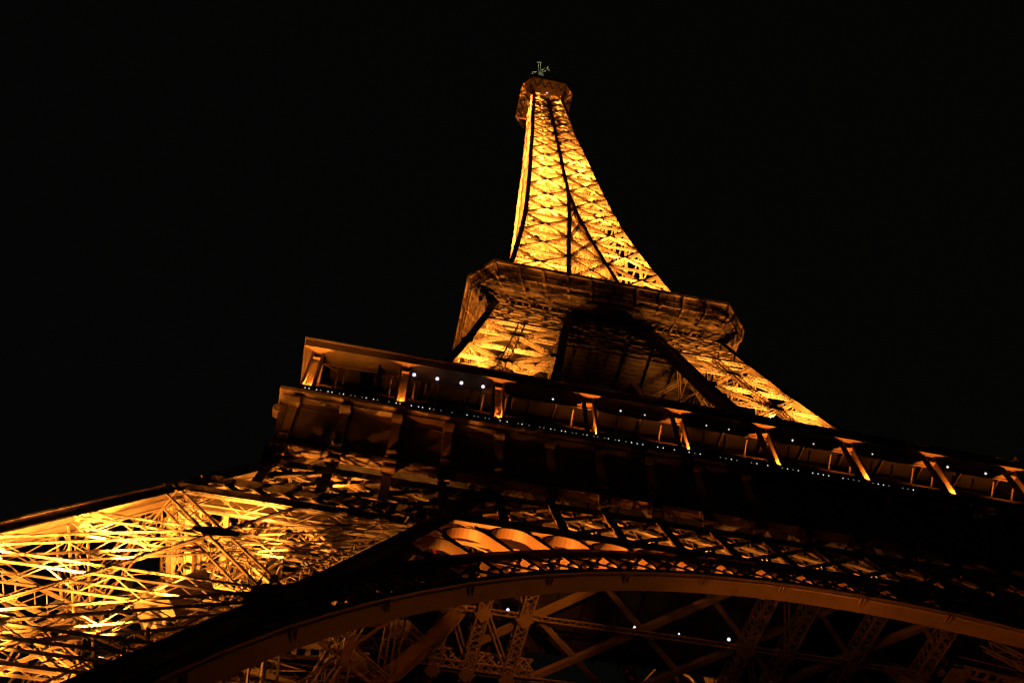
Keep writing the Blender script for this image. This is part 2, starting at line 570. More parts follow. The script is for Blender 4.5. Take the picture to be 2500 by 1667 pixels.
def arch(i, full):
    F = side_frame(i)
    out = F(0, 1, 0) - F(0, 0, 0)

    def pt(th, r, d=0.0):
        x, z = r * math.sin(th), ZC + r * math.cos(th)
        return F(x, w(z) - d, z)

    def rmax(th):
        lo, hi = RI, RE
        ok = lambda r: abs(r * math.sin(th)) <= inner(ZC + r * math.cos(th)) + 0.2
        if ok(hi):
            return hi
        for _ in range(20):
            md = (lo + hi) / 2
            lo, hi = (md, hi) if ok(md) else (lo, md)
        return lo

    N0 = 17
    TH = [CELL * k for k in range(-N0, N0 + 1)]
    DEP = 0.95
    m = MB()
    # extrados flange, front and back webs of both rims
    for a_, b_ in zip(TH[:-1], TH[1:]):
        full_h = rmax(a_) > RE - 0.8 and rmax(b_) > RE - 0.8
        for d in (0.0, DEP):
            if full_h and d == 0.0:
                m.bar(pt(a_, RE - 0.25, d), pt(b_, RE - 0.25, d), 0.5, 0.09, out)
            m.bar(pt(a_, RI + (0.32 if d == 0 else 0.14), d), pt(b_, RI + (0.32 if d == 0 else 0.14), d), 0.55 if d == 0 else 0.24, 0.09, out)
        if full_h:
            m.bar(pt(a_, RE, DEP / 2), pt(b_, RE, DEP / 2), DEP + 0.3, 0.06, pt(a_, RE + 1) - pt(a_, RE))
    root = m.build("arch", IRON, tower)
    acc = MB()

    def put(name, f, M_=IRON):
        if full:
            q = MB()
            f(q)
            q.build(name, M_, root)
        else:
            f(acc)

    rad = lambda th: unit(pt(th, RI + 1) - pt(th, RI))
    # soffit plates, two cells each, with riveted cover strips at the joints
    for k in range(-N0, N0 - 1, 2):
        def sp(q, k=k):
            for j in range(6):
                a_, b_ = CELL * (k + j / 3), CELL * (k + (j + 1) / 3)
                q.bar(pt(a_, RI, DEP / 2), pt(b_, RI, DEP / 2), DEP + 0.16, 0.04, rad(a_), jit=False)
        put("soffit_plate", sp, PLATE)

        def cs(q, k=k):
            th = CELL * k
            for dth in (-0.0032, 0.0032):
                q.bar(pt(th + dth, RI - 0.035, -0.02), pt(th + dth, RI - 0.035, DEP + 0.02), 0.13, 0.03, rad(th))
                for u in np.linspace(0.06, DEP - 0.06, 9):
                    c = pt(th + dth, RI - 0.06, u)
                    q.bar(c, c - rad(th) * 0.035, 0.055, 0.055, out)
        put("cover_strip", cs, PLATE)
    if full:
        rv = MB()
        n_r = int((TH[-1] - TH[0]) * RI / 0.17)
        for j in range(n_r):
            th = TH[0] + (TH[-1] - TH[0]) * j / n_r
            for d in (0.03, DEP - 0.03):
                c = pt(th, RI - 0.02, d)
                rv.bar(c, c - rad(th) * 0.045, 0.06, 0.06, out)
        rv.build("rivet_row", PLATE, root, kind="stuff")
    for k, th in enumerate(TH):
        # radial plate of the cell, with its ring ornament and crossed bars
        if rmax(th) < RE - 0.8:
            continue
        def rp(q, th=th):
            q.bar(pt(th, RI + 1.5, DEP / 2 + 0.1), pt(th, RE - 0.1, DEP / 2 + 0.1), DEP + 0.1, 0.05, unit(pt(th + 0.01, RI) - pt(th, RI)))
            q.bar(pt(th, RI + 0.1, DEP / 2), pt(th, RI + 1.5, DEP / 2), DEP - 0.1, 0.05, unit(pt(th + 0.01, RI) - pt(th, RI)))
            for d in (-0.02, DEP + 0.02):
                q.bar(pt(th, RI + 0.5, d), pt(th, RE - 0.5, d), 0.26, 0.06, out)
        put("radial_plate", rp, PLATE)
        if k == len(TH) - 1:
            continue
        t2 = TH[k + 1]
        if rmax(t2) < RE - 0.8:
            continue

        def cb(q, th=th, t2=t2):
            for d in (0.0,):
                q.bar(pt(th + 0.006, RI + 0.6, d + 0.04), pt(t2 - 0.006, RE - 0.5, d + 0.04), 0.17, 0.07, out)
                q.bar(pt(th + 0.006, RE - 0.5, d - 0.06), pt(t2 - 0.006, RI + 0.6, d - 0.06), 0.17, 0.07, out)
        put("crossed_bar", cb)

        for tt, rr in ((th + 0.012, RI + 0.95), (t2 - 0.012, RI + 0.95), ((th + t2) / 2, (RI + RE) / 2 + 0.1)):
            put("ring_ornament", lambda q, tt=tt, rr=rr: q.ring(pt(tt, rr, 0.02), out, 0.34, 0.10, 12))
    # spandrel arcade: round-headed hoops that stand square on the arch, up to the belt truss
    AD = 0.85
    ZT = 42.75
    for k in range(len(TH) - 1):
        thc = (TH[k] + TH[k + 1]) / 2
        if rmax(thc) < RE - 0.1:
            continue
        hw = RE * CELL / 2 - 0.13

        def loc(u, v, d=0.0, thc=thc):
            x = (RE + v) * math.sin(thc) + u * math.cos(thc)
            z = ZC + (RE + v) * math.cos(thc) - u * math.sin(thc)
            return F(x, w(z) - d, z)

        vt = 0.0
        while vt < 4.4:
            a_, b_, c_ = loc(-hw * 0.7, vt), loc(hw * 0.7, vt), loc(0, vt + 0.25)
            if max(a_[2], b_[2], c_[2]) > ZT:
                break
            xx = max(abs((RE + vt) * math.sin(thc) - hw * 0.7 * math.cos(thc)), abs((RE + vt) * math.sin(thc) + hw * 0.7 * math.cos(thc)))
            if xx > inner(c_[2]) - 0.1:
                break
            vt += 0.1
        if vt < 0.3:
            continue

        def hoop(q, loc=loc, vt=vt, hw=hw):
            rh = min(hw, vt * 0.8)
            vs_ = vt - rh
            pts = [(-hw, 0.06)] + [(-hw * math.cos(math.pi * j / 14), vs_ + rh * math.sin(math.pi * j / 14)) for j in range(15)] + [(hw, 0.06)]
            for (ua, va), (ub, vb) in zip(pts[:-1], pts[1:]):
                if math.hypot(ub - ua, vb - va) < 0.03:
                    continue
                a0, a1, b0, b1 = loc(ua, va, 0.02), loc(ua, va, AD), loc(ub, vb, 0.02), loc(ub, vb, AD)
                n_ = unit(cross(b0 - a0, a1 - a0))
                q.plate([a0, b0, b1, a1], n_, 0.035)
                # flange of the hoop on the front face
                s_ = 1.11
                q.plate([loc(ua, va), loc(ub, vb), loc(ub * s_, va and vb + (0.14 if vb > vs_ else 0)), loc(ua * s_, va + (0.14 if va > vs_ else 0))], -out, 0.04)
        put("arcade_hoop", hoop, PLATE)

        def sw(q, loc=loc, vt=vt, hw=hw):
            for u in (-1, 1):
                q.bar(loc(u * (hw + 0.13), 0.0, 0.05), loc(u * (hw + 0.13), vt + 0.1, 0.05), 0.22, 0.08, out)
        put("arcade_post", sw)
    if not full:
        acc.build("arch_lattice", IRON, root, kind="stuff")
    # heavy closing rib where the arch meets each leg
    for sg in (-1, 1):
        q = MB()
        for d in (0.0, 1.3):
            pts = [F(sg * (inner(z) - 0.55), w(z) - d, z) for z in (14, 22, 31.5, 39.2, 42.8)]
            for a_, b_ in zip(pts[:-1], pts[1:]):
                q.bar(a_, b_, 0.5, 0.12, out)
        zz = [14, 22, 31.5, 39.2, 42.8]
        for z0, z1 in zip(zz[:-1], zz[1:]):
            a_, b_ = F(sg * (inner(z0) - 0.3), w(z0) - 0.65, z0), F(sg * (inner(z1) - 0.3), w(z1) - 0.65, z1)
            q.bar(a_, b_, 1.3, 0.06, F(1, 0, 0) - F(0, 0, 0))
        q.build("springing_rib", IRON, root)
    # solid spandrel web in the narrow corner between the arch foot and the leg
    for sg in (-1, 1):
        q = MB()
        zz = [14, 18, 22, 26, 29, 32]
        for z0, z1 in zip(zz[:-1], zz[1:]):
            xe = lambda z: math.sqrt(max(0.1, RE * RE - (z - ZC) ** 2))
            if xe(z0) > inner(z0) + 0.1:
                continue
            q.plate([F(sg * xe(z0), w(z0) - 0.1, z0), F(sg * inner(z0), w(z0) - 0.1, z0), F(sg * inner(z1), w(z1) - 0.1, z1), F(sg * xe(z1), w(z1) - 0.1, z1)], -out, 0.05)
        if q.v:
            q.build("spandrel_web", IRON, root)
    return root


for i in range(4):
    arch(i, i == 0)

# ------------------------------------------------------------------ first gallery
HP, WR, HRF = 34.47, 35.6, 35.15
HOLE = 12.0
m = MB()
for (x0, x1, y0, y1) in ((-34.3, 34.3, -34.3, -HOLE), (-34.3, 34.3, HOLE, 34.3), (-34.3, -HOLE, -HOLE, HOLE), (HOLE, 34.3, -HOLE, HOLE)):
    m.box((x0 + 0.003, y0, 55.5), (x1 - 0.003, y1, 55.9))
gallery = m.build("first_gallery", DARK, tower)  # deck colour darkened to stand for the shade beneath it
gallery["label"] = "first gallery round the tower"


def ring_part(name, r_out, r_in, z0, z1, M_, parent, label=None):
    """A square ring of four mitred lengths, each a part."""
    for i in range(4):
        F = side_frame(i)
        q = MB()
        q.quad8([F(-r_out, r_out, z0), F(r_out, r_out, z0), F(r_in, r_in, z0), F(-r_in, r_in, z0),
                 F(-r_out, r_out, z1), F(r_out, r_out, z1), F(r_in, r_in, z1), F(-r_in, r_in, z1)])
        q.build(name, M_, parent)


ring_part("cornice", WR, 34.3, 55.92, 56.28, PLATE, gallery)
ring_part("cornice_moulding", 35.3, 34.3, 55.6, 55.918, PLATE, gallery)
ring_part("foot_moulding", 35.1, 34.2, 50.32, 50.6, PLATE, gallery)
ring_part("foot_moulding", 34.95, 34.3, 50.603, 50.7, PLATE, gallery)
ring_part("roof_soffit", 35.0, 33.5, 63.02, 63.2, PLATE, gallery)
ring_part("soffit_bead", 33.75, 33.6, 62.9, 63.017, PLATE, gallery)
ring_part("inner_ceiling", 33.49, 28.0, 66.0, 66.2, DARK, gallery)  # ceiling colour darkened for the shade inside the gallery
ring_part("ceiling_upstand", 33.6, 33.5, 63.203, 66.0, SHADED, gallery)
ring_part("roof_fascia", HRF, 34.95, 62.9, 63.85, PLATE, gallery)
ring_part("roof_fascia_lip", HRF + 0.12, 34.9, 63.853, 64.0, PLATE, gallery)
ring_part("gallery_floor", 34.2, 28.0, 56.285, 56.4, BOARD, gallery)

# frieze panels between the consoles, and the consoles themselves
fr = MB()
fr.box((-BAY / 2 + 0.02, -0.05, 50.7), (BAY / 2 - 0.02, 0.05, 55.6))
fr.box((-BAY / 2 + 0.25, -0.09, 51.1), (BAY / 2 - 0.25, -0.051, 51.22))
fr.box((-BAY / 2 + 0.25, -0.09, 54.9), (BAY / 2 - 0.25, -0.051, 55.02))
fr.box((-0.02, -0.075, 51.3), (0.02, -0.051, 54.8))
fr_me = fr.mesh("frieze_panel", PLATE)
co = MB()
for (y0, z0), (y1, z1) in zip([(-0.08, 51.0), (-0.30, 52.2), (-0.42, 53.4), (-0.50, 54.3)], [(-0.30, 52.2), (-0.42, 53.4), (-0.50, 54.3), (-0.55, 55.5)]):
    co.quad8([V(-0.3, y0, z0), V(0.3, y0, z0), V(0.3, 0.0, z0), V(-0.3, 0.0, z0), V(-0.3, y1, z1), V(0.3, y1, z1), V(0.3, 0.0, z1), V(-0.3, 0.0, z1)])
co.tube(V(-0.36, -0.55, 54.9), V(0.36, -0.55, 54.9), 0.46, 14)
co.tube(V(-0.42, -0.55, 54.9), V(0.42, -0.55, 54.9), 0.20, 10)
co.tube(V(-0.33, -0.22, 51.3), V(0.33, -0.22, 51.3), 0.26, 10)
co.box((-0.40, -0.35, 50.75), (0.40, 0.0, 51.02))
co_me = co.mesh("console", PLATE)
bf = MB()
bf.box((-0.46, -0.5, 49.3), (0.46, 0.10, 49.5))
bf.box((-0.38, -0.42, 49.5), (-0.28, 0.10, 50.25))
bf.box((0.28, -0.42, 49.5), (0.38, 0.10, 50.25))
bf.box((-0.46, -0.5, 50.05), (0.46, 0.10, 50.28))
bf_me = bf.mesh("console_foot", PLATE)
for i in range(4):
    rz = [0, math.pi / 2, math.pi, -math.pi / 2][i]
    F = side_frame(i)
    for k in range(18):
        o = bpy.data.objects.new("frieze_panel", fr_me)
        o.location = F(POSTX[k] + BAY / 2, 34.75, 0)
        o.rotation_euler = (0, 0, rz)
        o.parent = gallery
        COL.objects.link(o)
    for k in range(19):
        for nm, me in (("console", co_me), ("console_foot", bf_me)):
            o = bpy.data.objects.new(nm, me)
            o.location = F(POSTX[k] * (0.995 if k in (0, 18) else 1), 34.8, 0)
            o.rotation_euler = (0, 0, rz)
            o.parent = gallery
            COL.objects.link(o)

# gallery posts: two slim columns joined top and bottom
po = MB()
for sgn in (-1, 1):
    po.box((sgn * 0.40 - 0.10, -0.22, 56.41), (sgn * 0.40 + 0.10, 0.22, 63.0))
    po.box((sgn * 0.40 - 0.035, -0.26, 56.41), (sgn * 0.40 + 0.035, -0.221, 62.9))
po.box((-0.299, -0.24, 57.45), (0.299, 0.22, 57.75))
po.box((-0.299, -0.20, 62.3), (0.299, 0.20, 62.45))
po.box((-0.62, -0.30, 57.3), (0.62, 0.30, 57.44))
po_me = po.mesh("gallery_post", PLATE)
net = MB()
for j in range(22):
    z0 = 57.75 + j * 0.2
    net.bar(V(-0.295, 0.0, z0), V(0.295, 0.0, z0 + 0.42), 0.022, 0.022, V(0, 1, 0))
    net.bar(V(0.295, 0.012, z0), V(-0.295, 0.012, z0 + 0.42), 0.022, 0.022, V(0, 1, 0))
net_me = net.mesh("wire_mesh", IRON)
S9 = 2 * HP / 9
for i in range(4):
    rz = [0, math.pi / 2, math.pi, -math.pi / 2][i]
    F = side_frame(i)
    for k in range(9):
        x = -HP + S9 * k
        o = bpy.data.objects.new("gallery_post", po_me)
        o.location = F(x if k else x + 0.5, HP if k else HP - 0.1, 0)
        o.rotation_euler = (0, 0, rz)
        o.parent = gallery
        COL.objects.link(o)
        if (i == 0 and k in (0, 1, 2)):
            q = bpy.data.objects.new("wire_mesh", net_me)
            q.parent = o
            COL.objects.link(q)
    # railing: low parapet of dark mesh panels with a rail
    for k in range(9):
        x0 = -HP + S9 * k
        q = MB()
        a_, b_ = F(x0 + 0.05, 35.05, 56.9), F(x0 + S9 - 0.05, 35.05, 56.9)
        q.bar(a_, b_, 0.03, 1.2, UP, jit=False)
        q.bar(a_ + V(0, 0, 0.66), b_ + V(0, 0, 0.66), 0.10, 0.08, UP)
        for j in range(9):
            c = a_ + (b_ - a_) * (j / 8)
            q.bar(c - V(0, 0, 0.6), c + V(0, 0, 0.62), 0.07, 0.09, F(1, 0, 0) - F(0, 0, 0))
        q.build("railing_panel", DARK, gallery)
        # inner glazed wall of the gallery with mullions
        q = MB()
        q.bar(F(x0, 29.0, 61.15), F(x0 + S9 - 0.02, 29.0, 61.15), 0.06, 9.4, UP, jit=False)
        gw = q.build("gallery_wall", GLASSY, gallery)
        q = MB()
        for j in range(5):
            xx = x0 + S9 * (j + 0.02) / 5
            q.bar(F(xx, 29.12, 56.45), F(xx, 29.12, 65.9), 0.12, 0.1, F(0, 1, 0) - F(0, 0, 0))
        for z in (58.9, 61.2):
            q.bar(F(x0, 29.14, z), F(x0 + S9 - 0.03, 29.14, z), 0.12, 0.1, F(0, 1, 0) - F(0, 0, 0))
        q.build("mullion", PLATE, gw)
    # fence behind the posts: uprights with a top rail and outriggers under the roof
    q = MB()
    for j in range(36):
        xx = -33.6 + j * 1.92
        q.bar(F(xx, 32.2, 57.0), F(xx, 32.2, 62.2), 0.10, 0.10, V(1, 0, 0))
        q.bar(F(xx, 32.2, 62.2), F(xx, 33.3, 62.95), 0.10, 0.12, V(1, 0, 0))
    for z in (60.0, 62.0):
        q.bar(F(-34, 32.2, z), F(34, 32.2, z), 0.09, 0.09, V(0, 0, 1))
    q.build("inner_fence", PLATE, gallery)
    # roof joists under the soffit
    for k in range(18):
        x = POSTX[k] + BAY / 2
        q = MB()
        q.bar(F(x, 33.4, 65.8), F(x, 29.2, 65.8), 0.12, 0.3, UP)
        q.build("roof_joist", PLATE, gallery)

# underside of the first floor: front-to-back box girders and flat diagonal ties in plan
for i in range(4):
    F = side_frame(i)
    acc = MB()
    xs = [-20.3, -17.4, -14.0, 4.7, 8.2, 14.0, 20.3] if i == 0 else [-14, -4.6, 4.6, 14]
    for x in xs:
        def gi(q, x=x):
            q.lattice(F(x, 33.0, 52.6), F(x, HOLE, 52.6), UP, 0.9, 1.15, 0.13, 0.10, double=True, seg=26)
        if i == 0:
            q = MB()
            gi(q)
            fg = q.build("floor_girder", IRON, gallery)
            for y in (29.2, 20.4, 13.0):
                qq = MB()
                c = F(x, y, 51.3)
                e = F(1, 0, 0) - F(0, 0, 0)
                f_ = F(0, 1, 0) - F(0, 0, 0)
                qq.plate([c + e * 0.75, c + f_ * 0.95, c - e * 0.75, c - f_ * 0.95], UP, -0.03)
                qq.build("gusset_plate", IRON, fg)
        else:
            gi(acc)
    for y in (20.4, 13.0):
        for (xa, xb) in zip(xs[:-1], xs[1:]):
            acc.flat_lattice(F(xa, y, 51.75), F(xb, y, 51.75), UP, 0.5, 0.10, 0.07)
    for xa, xb in zip(xs[:-1], xs[1:]):
        if xb - xa < 4:
            for (ya, yb) in ((29.2, 20.4), (20.4, 13.0)):
                for dx in (0.0, 0.75):
                    acc.bar(F(xa + dx * 0.5, ya, 51.9), F(xb + dx * 0.5, yb, 51.9), 0.14, 0.16, UP)
    acc.build("floor_bracing", IRON, gallery, kind="stuff")
    if i != 0:
        continue
    # diagonal ties
    c1s = [-33.3, -24.5, -15.7, -7.0, 1.8, 10.6]
    for dirn in (1, -1):
        for c in (c1s if dirn == 1 else [6.9, 16.0, 25.2, 34.5, 43.7][0:7]):
            pts = []
            for yv in (-33.0, -12.4):
                x = (c - yv) if dirn == 1 else (c + yv)
                pts.append((x, yv))
            (xa, ya), (xb, yb) = pts
            if max(xa, xb) < -17 or min(xa, xb) > 22:
                continue
            s0, s1 = 0.0, 1.0
            for lim in (-17.0, 22.5):
                if (xa - lim) * (xb - lim) < 0:
                    u = (lim - xa) / (xb - xa)
                    if (xa < lim) == (lim < 0):
                        s0 = max(s0, u)
                    else:
                        s1 = min(s1, u)
            (xa, ya), (xb, yb) = (xa + (xb - xa) * s0, ya + (yb - ya) * s0), (xa + (xb - xa) * s1, ya + (yb - ya) * s1)
            q = MB()
            zt = 52.1 if dirn == 1 else 52.45
            q.bar(F(xa, -ya, zt), F(xb, -yb, zt), 0.62 if dirn == 1 else 0.4, 0.26, UP)
            q.bar(F(xa, -ya, zt + 0.3), F(xb, -yb, zt + 0.3), 0.12, 0.4, UP)
            q.build("plan_tie", IRON, gallery)
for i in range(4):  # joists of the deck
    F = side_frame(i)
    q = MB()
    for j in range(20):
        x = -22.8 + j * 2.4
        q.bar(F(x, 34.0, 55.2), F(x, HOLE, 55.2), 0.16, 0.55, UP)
    q.build("deck_joist", DARK, gallery, kind="stuff")  # joist colour carries the same painted shade as the deck

# ------------------------------------------------------------------ second platform: chamfered gallery on brackets
def octa(h, c, z):
    return [V(-h + c, -h, z), V(h - c, -h, z), V(h, -h + c, z), V(h, h - c, z), V(h - c, h, z), V(-h + c, h, z), V(-h, h - c, z), V(-h, -h + c, z)]


m = MB()
o1, o2 = octa(19.6, 3.0, 115.3), octa(19.6, 3.0, 115.3)
m.plate(octa(19.6, 3.0, 115.2), UP, 0.4)
plat2 = m.build("second_platform", BOARD, tower)
plat2["label"] = "second platform with chamfered corners"
H2, C2 = 20.69, 3.3


def octa_band(name, spec, M_, parent):
    """spec: list of (h, c, z) loops; one part per side with thickness."""
    for k in range(8):
        q = MB()
        for (h0, c0, z0), (h1, c1, z1) in zip(spec[:-1], spec[1:]):
            A0, A1 = octa(h0, c0, z0), octa(h1, c1, z1)
            p, r = A0[k], A0[(k + 1) % 8]
            s_, t_ = A1[(k + 1) % 8], A1[k]
            mid = (p + r + s_ + t_) / 4
            n = cross(r - p, t_ - p)
            n = unit(n)
            q.plate([p, r, s_, t_], -n * (1 if np.dot(n, V(mid[0], mid[1], 0)) > 0 or abs(n[2]) > 0.9 else -1), 0.06)
        q.build(name, M_, parent)


octa_band("cornice", [(H2 - 0.05, C2, 114.9), (H2, C2, 115.63)], PLATE, plat2)
octa_band("cornice_soffit", [(H2 - 0.3, C2 - 0.1, 114.88), (H2 - 0.05, C2, 114.9)], PLATE, plat2)
octa_band("frieze_panel", [(H2 - 0.9, C2 - 0.3, 112.6), (H2 - 0.3, C2 - 0.1, 114.88)], PLATE, plat2)
octa_band("cove_panel", [(17.3, 2.6, 110.6), (18.6, 2.6, 111.2), (H2 - 0.9, C2 - 0.3, 112.6)], BOARD, plat2)
# brackets and the ribs between them
loopo, loopm, loopi = octa(H2 - 0.28, C2 - 0.1, 114.7), octa(H2 - 0.95, C2 - 0.3, 112.4), octa(17.0, 2.6, 110.4)
for k in range(8):
    n_b = 10 if k % 2 == 0 else 2
    a0, a1 = loopo[k], loopo[(k + 1) % 8]
    b0, b1 = loopm[k], loopm[(k + 1) % 8]
    c0, c1 = loopi[k], loopi[(k + 1) % 8]
    ed = unit(a1 - a0)
    for j in range(n_b + 1):
        if j == n_b and k % 2 == 1:
            continue
        t = j / n_b
        A_, B_, C_ = a0 + (a1 - a0) * t, b0 + (b1 - b0) * t, c0 + (c1 - c0) * t
        outw = unit(V(A_[0] - C_[0], A_[1] - C_[1], 0))
        q = MB()
        q.bar(A_ + outw * 0.12, B_ + outw * 0.12, 0.42, 0.30, outw)
        q.bar(B_ + outw * 0.10, C_, 0.36, 0.5, UP)
        q.build("bracket", PLATE, plat2)
    rb = MB()
    n_r = n_b * 3 if k % 2 == 0 else 6
    for j in range(1, n_r):
        t = j / n_r
        A_, B_, C_ = a0 + (a1 - a0) * t, b0 + (b1 - b0) * t, c0 + (c1 - c0) * t
        rb.bar(B_ - V(0, 0, 0.02), C_ - V(0, 0, 0.02), 0.10, 0.22, UP)
        rb.bar(A_, B_, 0.06, 0.12, V(0, 0, 1) + 0.001)
    for u in (0.25, 0.5, 0.75):
        p, r = b0 + (c0 - b0) * u, b1 + (c1 - b1) * u
        rb.bar(p - V(0, 0, 0.1), r - V(0, 0, 0.1), 0.12, 0.16, UP)
    for u in (0.5, 0.93):
        p, r = a0 + (b0 - a0) * u, a1 + (b1 - a1) * u
        rb.bar(p, r, 0.14, 0.12, UP)
    rb.build("cove_rib", PLATE, plat2)
# underside between the legs: boarded panels on joists
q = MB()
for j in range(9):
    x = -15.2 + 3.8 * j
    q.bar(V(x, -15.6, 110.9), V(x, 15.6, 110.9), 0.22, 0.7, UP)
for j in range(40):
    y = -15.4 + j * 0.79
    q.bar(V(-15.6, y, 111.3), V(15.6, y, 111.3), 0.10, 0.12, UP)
q.build("underside_joist", SHADED, plat2, kind="stuff")
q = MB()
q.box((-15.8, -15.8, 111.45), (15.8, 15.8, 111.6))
q.build("underside_boarding", SHADED, plat2)

# belt truss under the second platform, and the slim truss below it
for i in range(4):
    F = side_frame(i)
    out = F(0, 1, 0) - F(0, 0, 0)
    pt = lambda x, z, d=0.0: F(x, w(z) - d, z)
    m = MB()
    for z in (102.4, 106.4, 110.4):
        for d in (0.0, 1.0):
            m.bar(pt(-w(z) + 0.3, z, d), pt(w(z) - 0.3, z, d), 0.32, 0.2, out)
    for z in (98.9, 100.9):
        for d in (0.0, 0.8):
            m.bar(pt(-inner(z) - 0.2, z, d), pt(inner(z) + 0.2, z, d), 0.14, 0.14, out)
    root = m.build("upper_belt_truss", IRON, tower)
    q = MB()
    n_ = 8
    for j in range(n_):
        x0, x1 = -inner(100) + 2 * inner(100) * j / n_, -inner(100) + 2 * inner(100) * (j + 1) / n_
        za, zb = (98.9, 100.9) if j % 2 == 0 else (100.9, 98.9)
        for d in (0.0, 0.8):
            q.bar(pt(x0, za, d), pt(x1, zb, d), 0.10, 0.06, out)
            q.bar(pt(x0, zb, d + 0.05), pt((x0 + x1) / 2, (za + zb) / 2, d + 0.05), 0.07, 0.05, out)
    q.build("slim_truss_lacing", IRON, root)
    q = MB()
    for (za, zb, n_) in ((102.5, 106.3, 14), (106.5, 110.3, 14)):
        for j in range(n_):
            x0, x1 = -w(za) + 2 * w(za) * j / n_, -w(za) + 2 * w(za) * (j + 1) / n_
            lim = w(zb) - 0.3
            cl = lambda x: max(-lim, min(lim, x))
            for d in (0.0, 1.0):
                q.bar(pt(cl(x0), za, d), pt(cl(x1 + (x1 - x0) * 0.5), zb, d), 0.22, 0.07, out)
                q.bar(pt(cl(x0), zb, d + 0.1), pt(cl(x1 + (x1 - x0) * 0.5), za, d + 0.1), 0.22, 0.07, out)
    q.build("belt_lacing", IRON, root)

# ------------------------------------------------------------------ spire
SPZ = [116, 127.4, 138.5, 149.9, 161, 170, 180, 190.4, 199.5, 208.9, 217.6, 226, 234, 241.6, 248.8, 255.6, 262, 267.6]
m = MB()
zz = [115.7] + SPZ[1:] + [274]
for sx in (-1, 1):
    for sy in (-1, 1):
        rib_path(m, [V(sx * (w(z) - 0.35), sy * (w(z) - 0.35), z) for z in zz], 0.72, V(0, sy, 0), V(sx, 0, 0))
for i in range(4):
    F = side_frame(i)
    for sg in (-1, 1):
        rib_path(m, [F(sg * inner(z), w(z) - 0.35, z) for z in [115.7] + SPZ[1:7]], 0.66, F(0, 1, 0), F(1, 0, 0))
    rib_path(m, [F(0, w(z) - 0.35, z) for z in SPZ[6:] + [274]], 0.74, F(0, 1, 0), F(1, 0, 0))
spire = m.build("spire", IRON, tower)
spire["label"] = "tapering spire above the second platform"
acc = MB()
for i in range(4):
    F = side_frame(i)
    out = F(0, 1, 0) - F(0, 0, 0)
    for sg in (-1, 1):
        Pf = lambda z, sg=sg: F(sg * w(z), w(z), z)
        Qf = lambda z, sg=sg: F(sg * inner(z), w(z), z)
        face(spire, Pf, Qf, SPZ, out, (0.32, 0.28, 0.13, 0.07), individual=(i == 0), acc=acc, mids=True, gusset=0.62, cover=0.30, lite=0.0 if i == 0 else 0.26)
        # inner sides of the four pillars below where they merge
        Pi = lambda z, sg=sg: F(sg * inner(z), w(z), z)
        Qi = lambda z, sg=sg: F(sg * inner(z), inner(z), z)
        face(spire, Pi, Qi, SPZ[:6], F(-sg, 0, 0) - F(0, 0, 0), (0.5, 0.4, 0.14, 0.10), individual=False, acc=acc, gusset=0, lite=0.2)
    # middle bays between the pillars
    for z0, z1 in zip(SPZ[:5], SPZ[1:6]):
        for z in (z0,):
            acc.lattice(F(-inner(z), w(z), z), F(inner(z), w(z), z), out, 0.6, 0.5, 0.14, 0.1)
        acc.lattice(F(-inner(z0), w(z0), z0), F(inner(z1), w(z1), z1), out, 0.5, 0.4, 0.14, 0.1)
        acc.lattice(F(inner(z0), w(z0) - 0.01, z0), F(-inner(z1), w(z1) - 0.01, z1), out, 0.5, 0.4, 0.14, 0.1)
# plan bracing, lift guides and stairs inside the spire
for zi, z0 in enumerate(SPZ):
    z1 = SPZ[zi + 1] if zi + 1 < len(SPZ) else 272
    for z in (z0, (z0 + z1) / 2) if z0 > 165 else (z0,):
        ww = w(z) - 0.5
        acc.lattice(V(-ww, -ww, z), V(ww, ww, z), UP, 0.5, 0.4, 0.14, 0.1)
        acc.lattice(V(-ww, ww, z - 0.05), V(ww, -ww, z - 0.05), UP, 0.5, 0.4, 0.14, 0.1)
        for u in (0.0,) if z < 215 else (-0.4, 0.4):
            acc.flat_lattice(V(u * ww, -ww, z + 0.1), V(u * ww, ww, z + 0.1), UP, 0.45, 0.14, 0.09)
            acc.flat_lattice(V(-ww, u * ww, z + 0.2), V(ww, u * ww, z + 0.2), UP, 0.45, 0.14, 0.09)
for (x, y) in ((-2.3, -2.3), (2.3, -2.3), (-2.3, 2.3), (2.3, 2.3), (-2.3, 0), (2.3, 0)):
    for z0, z1 in zip(SPZ[:-1], SPZ[1:]):
        acc.lattice(V(x, y, z0), V(x, y, z1), V(0, -1, 0), 0.55, 0.55, 0.14, 0.1)
z = 118.0
k = 0
while z < 262:
    R_ = min(3.2, w(z) - 1.6)
    c = [(-R_, -R_), (R_, -R_), (R_, R_), (-R_, R_)]
    (xa, ya), (xb, yb) = c[k % 4], c[(k + 1) % 4]
    acc.bar(V(xa, ya, z), V(xb, yb, z + 2.4), 0.6, 0.10, UP)
    acc.bar(V(xa, ya, z + 1.1), V(xb, yb, z + 3.5), 0.10, 0.10, UP)
    z += 2.4
    k += 1
acc.build("interior_bracing", IRON, spire, kind="stuff")

